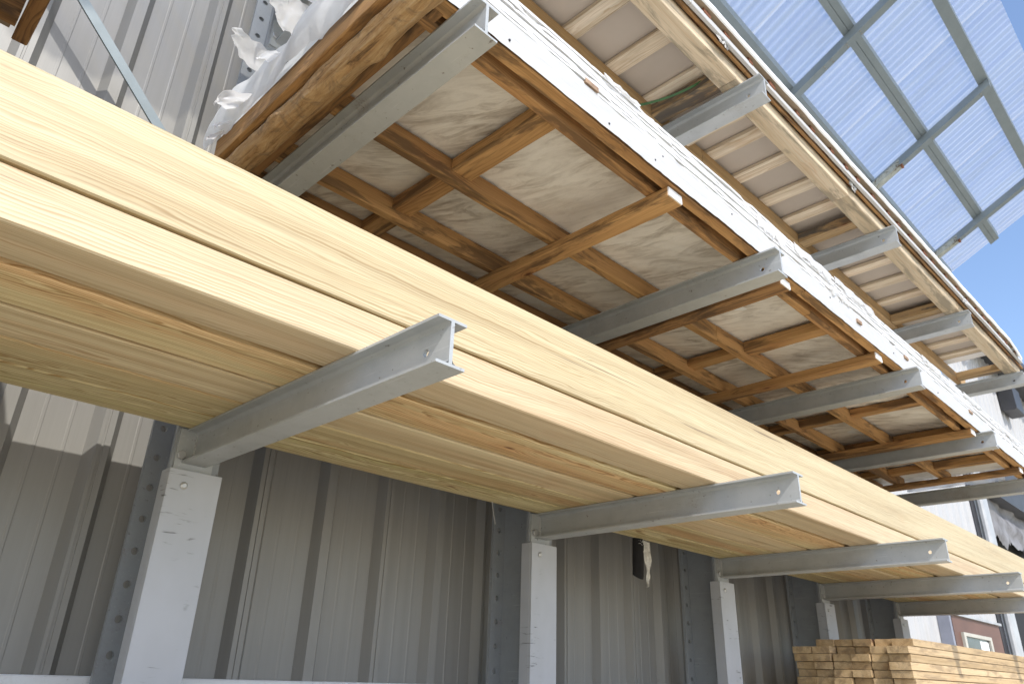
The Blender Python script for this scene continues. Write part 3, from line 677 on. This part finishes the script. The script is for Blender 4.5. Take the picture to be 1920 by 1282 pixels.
# green strap loose under the slats, and torn film tufts
def strap(pts, w_, name, mt, parent):
    m = MB(); vs = []
    for i, p in enumerate(pts):
        p = Vector(p); q = Vector(pts[min(i + 1, len(pts) - 1)]) - Vector(pts[max(i - 1, 0)]); s_ = q.cross(Vector((.35, .2, 1))).normalized() * w_ / 2
        nrm = q.cross(s_).normalized() * .002
        vs += [p - s_ - nrm, p + s_ - nrm, p + s_ + nrm, p - s_ + nrm]
    n = len(pts); fs = []
    for i in range(n - 1):
        for k in range(4): fs.append((i * 4 + k, i * 4 + (k + 1) % 4, i * 4 + 4 + (k + 1) % 4, i * 4 + 4 + k))
    fs += [(0, 1, 2, 3), (n * 4 - 4, n * 4 - 3, n * 4 - 2, n * 4 - 1)]
    return m.add(vs, fs).build(name, mt, parent)
tag(strap([(3.30 + .16 * t, 2.17 - .42 * t, Z3 + .012 + .07 * t - .12 * t * (1 - t)) for t in [i / 14 for i in range(15)]], .017, 'plastic_strap', M['green'], None),
    'loose green plastic strap curling under the pale slats of the upper bundle', 'strap')
r = random.Random(5)
for x, y, z in ((5.30, 1.53, Z3 + .12), (3.28, 1.535, Z3 + .13), (8.0, 1.46, Z3 + .12)):
    for k in range(4):
        ph = r.uniform(0, 60)
        def tuft(u, v): return (x + .12 * (u - .5) + .05 * noise.noise((v * 3, u * 4, ph)), y - .02 * v + .02 * noise.noise((u * 5, v * 5, ph)), z + .03 - (.03 + .02 * (k % 3)) * v * (1 + noise.noise((u * 9, 0, ph))))
        MB().grid(tuft, 14, 6).build('torn_film', M['film'], b3)

# ------------------------------------------------------------------ brown crate at the top left corner
b1 = thing('brown_crate', (-1.3, 2.4, Z2), 'dark brown wooden crate end at the upper left, above the timbers', 'crate', 'wrapped bundles on the rack')
for y0 in (1.7, 2.2, 2.9):
    MB().beam('X', -2.6, .07, y0, y0 + .06, Z2 + .002, 2.425, .004, 10, .004, random.Random(int(y0 * 10))).build('runner', M['dark_x'], b1)
for x0 in (-.06, -.21, -.36, -.52):
    MB().beam('Y', 1.6, 3.17, x0 - .07, x0 + .065, 2.427, 2.47, .005, 12, .004, random.Random(int(x0 * -100))).build('slat', M['dark_y'], b1)
MB().beam('Y', 1.62, 3.06, .075, .135, 2.32, 2.425, .005, 12, .005, random.Random(8)).build('end_board', M['dark_y'], b1)
MB().box(-2.6, .06, 1.6, 3.2, 2.472, 2.52).build('panel_core', M['kraft'], b1)
MB().box(-2.0, -.09, 1.66, 3.1, 2.25, 2.298).build('cross_piece', M['dark_y'], b1)

# ------------------------------------------------------------------ clear roof over the rack
def Q(y): return 5.5 + .52 * (2.11 - y)      # underside of the purlins
roof = thing('canopy_roof', (4, 2.1, 5.5), 'clear corrugated plastic roof on galvanised purlins above the rack', 'roof')
PAN = [-1.1, 1.0, 3.05, 5.1, 7.1, 9.1, 11.05]
for a, bb in zip(PAN, PAN[1:]):
    n = int((bb + .06 - a) / .095 * 8)
    def sh(u, v):
        x = a + (bb + .06 - a) * u; y = .33 + 3.55 * v
        lap = .004 if u > .96 else 0
        return (x, y, Q(y) + .118 + lap + (.013 + .006 * noise.noise((x * 1.7, y * .5, 3.))) * math.sin(2 * math.pi * x / .095) + .012 * noise.noise((x * .8, y * .9, 6.)))
    MB().grid(sh, n, 10).build('roof_sheet', M['roof'], roof, recalc=False)
def cee(y, w_, xa, xb, dbl):
    m = MB(); h = .10; t = .007; sl = -.52
    def z(yy, k): return Q(yy) + k
    parts = [(y - w_ / 2, y + w_ / 2, 0, t)]
    q = [(y - w_ / 2, y - w_ / 2 + t), (y + w_ / 2 - t, y + w_ / 2)]
    if dbl: q.append((y - t * .7, y + t * .7)); 
    for ya, yb, k0, k1 in parts + [(p[0], p[1], t, h) for p in q]:
        if dbl and (ya, yb) == (y - w_ / 2, y + w_ / 2):
            for aa, bb in ((ya, y - .003), (y + .003, yb)):
                m.add([(x, yy, z(yy, kk)) for x in (xa, xb) for yy, kk in ((aa, k0), (bb, k0), (bb, k1), (aa, k1))], [(0, 1, 5, 4), (1, 2, 6, 5), (2, 3, 7, 6), (3, 0, 4, 7), (0, 1, 2, 3), (4, 5, 6, 7)])
        else:
            m.add([(x, yy, z(yy, kk)) for x in (xa, xb) for yy, kk in ((ya, k0), (yb, k0), (yb, k1), (ya, k1))], [(0, 1, 5, 4), (1, 2, 6, 5), (2, 3, 7, 6), (3, 0, 4, 7), (0, 1, 2, 3), (4, 5, 6, 7)])
    return m.build('purlin', M['galv'], roof)
cee(2.16, .20, 1.2, 11.0, False); cee(1.45, .115, 1.2, 11.0, True); cee(.745, .105, 1.2, 10.98, False)
for x in UX[1:]:
    m = MB(); hw = .042; t = .008
    ya, yb = .70, 3.46
    for xa, xb, k0, k1 in ((x - hw, x + hw, -.102, -.094), (x - hw, x - hw + t, -.094, -.003), (x - hw + t, x + hw, -.010, -.003)):
        m.add([(xx, yy, Q(yy) + kk) for yy in (ya, yb) for xx, kk in ((xa, k0), (xb, k0), (xb, k1), (xa, k1))], [(0, 1, 5, 4), (1, 2, 6, 5), (2, 3, 7, 6), (3, 0, 4, 7), (0, 1, 2, 3), (4, 5, 6, 7)])
    m.add([(xx, ya - .004, Q(ya) + kk) for xx in (x - hw, x + hw) for kk in (-.102, -.003)], [(0, 1, 3, 2)])
    ro = m.build('rafter', M['galv'], roof)
    if x > 7:
        pm = MB(); y0p, y1p = 1.74, 2.08
        pm.add([(xx, yy, Q(yy) + kk) for yy in (y0p, y1p) for xx, kk in ((x - hw - .003, -.106), (x + hw + .003, -.106), (x + hw + .003, -.03), (x - hw - .003, -.03))], [(0, 1, 5, 4), (1, 2, 6, 5), (2, 3, 7, 6), (3, 0, 4, 7), (0, 1, 2, 3), (4, 5, 6, 7)])
        pm.build('peeling_patch', M['peel'], ro)
        MB().box(x - .03, x + .03, 1.715, 1.74, Q(1.73) - .125, Q(1.73) - .05).build('rusty_clip', M['rust_block'], ro)
    h = MB()
    for yy in (.80, 1.36, 1.50, 1.66, 1.74):
        for dx in (-.02, .02): h.cyl((x + dx, yy, Q(yy) - .102), (0, -.46, -.89), .008, .004, 8)
    h.build('rivet', M['screw'], ro)

# ------------------------------------------------------------------ pile of sawn boards low at the right
layers = 8; bt = .060; z0 = ARMZ[0]
cols = [(3.12, 3.29), (2.95, 3.115), (2.785, 2.945), (2.62, 2.78), (2.455, 2.615), (2.275, 2.45)]
rp = random.Random(21)
for L in range(layers + 1):
    zz = z0 + L * (bt + .003)
    for ci, (ya, yb) in enumerate(cols):
        if L == layers and ci in (0,): continue
        if L == layers - 1 and ci in (2, 3): xo = .12
        else: xo = 0
        xs = 7.02 + xo + rp.uniform(-.03, .04) + (-.05 if ci == 5 else 0) + (.12 if L == layers else 0)
        dy = rp.uniform(-.006, .006)
        o = MB().beam('X', xs, 13.2 + rp.uniform(-.3, .3), ya + dy, yb + dy - .004, zz + .001, zz + bt, .003, 8, .002, rp).build('sawn_board', M['stack'])
        side = 'the board nearest the yard' if ci == 5 else 'the board nearest the wall' if ci == 0 else ORD[ci] + ' board from the wall'
        row = 'top row' if L == layers else ORD[layers - L] + ' row from the top'
        tag(o, 'sawn board in the low pile, %s, %s' % (row, side), 'board', 'sawn boards in the low pile')

# ------------------------------------------------------------------ small hanging things
m = MB()
def blk(u, v):
    a = u * math.pi; return (4.715 + .068 * math.cos(a) * (1 - .1 * v) + .02 - .02 * v, 3.36 - .035 * math.sin(a), 1.0 - .27 * v - (.03 * math.sin(a) if v > .95 else 0))
bs = thing('hanging_strap', (4.72, 3.36, 1.0), 'black webbing strap with a frayed white strip hanging below the timbers', 'strap')
MB().grid(blk, 12, 12).build('webbing', M['black'], bs)
def wh(u, v):
    w_ = .055 * (1 - v ** 2.2) + .004; return (4.80 + (u - .5) * w_ * 1.6 + .03 * math.sin(v * 2.2) - .025 * v, 3.33 - .02 * noise.noise((u * 3, v * 4, 1.)), .985 - .33 * v + .01 * noise.noise((u * 6, v * 3, 2.)))
MB().grid(wh, 8, 24).build('frayed_strip', M['rag'], bs)
m = MB(); r = random.Random(2)
for k in range(14):
    pts = [Vector((4.70 + .12 * r.random(), 3.325 + .01 * r.random(), 1.0 - .05 * r.random())) for _ in range(3)]
    for p, q in zip(pts, pts[1:]): m.obox((p + q) / 2, q - p, (0, 1, 0), (q - p).cross(Vector((0, 1, 0))), (q - p).length / 2, .0012, .0012)
m.build('loose_thread', M['rag'], bs)
m = MB()
for k in range(20):
    z = 1.0 - .0068 * k; x = 3.150 + .035 * (k / 20) ** 1.3
    ico = bmesh.new(); bmesh.ops.create_icosphere(ico, subdivisions=1, radius=.0042)
    m.add([(v.co.x + x, v.co.y + 3.325, v.co.z + z) for v in ico.verts], [[v.index for v in f.verts] for f in ico.faces], True); ico.free()
tag(m.build('bead_chain', M['chain']), 'short bead chain dangling from the inner edge of the timbers', 'chain')
# dark tie-down block on the nearest upright, top left
m = MB(); m.beam('Z', 4.02, 4.75, 1.385, 1.455, 3.62, 3.665, .008, 10, .006, random.Random(6))
tag(m.build('strap_end', M['black']), 'dark strap end hanging beside the torn white film', 'strap')

# ------------------------------------------------------------------ far warehouse
FY = 5.5
fb = thing('far_warehouse', (24, FY, GZ), 'pale ribbed warehouse with brown panel and dark bay beyond the rack', 'building')
ribbed('siding', M['siding'], 11.5, 23.85, GZ, 13.2, FY, .62, 12.0, .05, fb)
ribbed('siding', M['siding'], 25.0, 60, 7.35, 13.2, FY, .62, 26.4, .05, fb)
MB().box(23.85, 24.25, FY - .08, FY + .1, GZ, 7.6).build('trim', M['rail_dark'], fb)
MB().box(24.25, 24.52, FY - .12, FY + .1, GZ, 7.6).build('trim', M['panelwhite'], fb)
MB().box(24.52, 25.0, FY - .06, FY + .1, GZ, 7.6).build('trim', M['blue_grey'], fb)
MB().beam('Z', GZ, 7.6, 24.15, 24.80, FY - .3, FY - .13, .05).build('post', M['grey_trim'], fb)
MB().box(25.0, 60, FY + .35, FY + .6, GZ, 7.35).build('bay_interior', M['black_void'], fb)
MB().box(25.0, 60, FY - .25, FY + .34, 5.6, 7.35).build('bay_lintel', M['rail_dark'], fb)
def cur(u, v):
    x = 25.0 + 20 * u; low = 4.35 + .25 * noise.noise((x * 1.1, 0, 0)) + .15 * noise.noise((x * 4., 0, 0))
    return (x, FY + .1 - .12 * noise.noise((x, v * 3, 1.)), 5.6 - (5.6 - low) * v)
MB().grid(cur, 160, 10).build('torn_curtain', M['curtain'], fb)
bx = MB().box(19.0, 22.8, FY - .30, FY - .06, GZ, 1.57).build('entrance_panel', M['brown_door'], fb)
MB().box(18.95, 22.85, FY - .36, FY - .06, 1.575, 1.63).build('panel_cap', M['grey_trim'], bx)
MB().box(18.82, 18.95, FY - .30, FY - .06, GZ, 1.60).build('panel_post', M['blue_grey'], bx)
MB().obox((20.1, FY - .2, 1.86), (1, 0, .06), (0, 1, 0), (-.06, 0, 1), 1.1, .15, .045).build('awning', M['blue_grey'], fb)
m = MB(); wx0, wx1, wz0, wz1 = 19.45, 21.65, -.6, 1.24; f_ = .15
m.box(wx0, wx1, FY - .36, FY - .301, wz1 - f_ * .5, wz1); m.box(wx0, wx1, FY - .36, FY - .301, wz0, wz0 + f_)
m.box(wx0, wx0 + f_, FY - .36, FY - .301, wz0 + f_, wz1 - f_ * .5); m.box(wx1 - f_, wx1, FY - .36, FY - .301, wz0 + f_, wz1 - f_ * .5)
wo = m.build('window', M['tan_frame'], bx)
MB().box(wx0 + f_, wx1 - f_, FY - .315, FY - .301, wz0 + f_, wz1 - f_ * .5).build('pane', M['glass'], wo)
MB().box(20.75, 21.4, FY - .322, FY - .316, wz0 + f_, wz1 - f_ * .5 - .05).build('blind', M['panelwhite'], wo)
MB().beam('X', 11.5, 60, 4.45, 4.60, 11.35, 11.62, .02).build('gutter', M['rail_dark'], fb)
MB().box(11.5, 60, 4.6, FY + .2, 11.62, 11.70).build('roof_overhang', M['rail_dark'], fb)
MB().beam('X', 31.6, 32.8, FY - .55, FY - .05, 9.75, 10.8, .06).build('wall_lamp', M['rail_dark'], fb)
sg = MB().box(30.3, 34.5, FY - .45, FY - .27, 6.6, 7.3).build('sign_board', M['panelwhite'], fb)
MB().box(31.2, 34.3, FY - .47, FY - .452, 6.75, 7.1).build('sign_stripe', M['pink'], sg)

for o in C.objects:
    if '_o' in o.keys(): del o['_o']
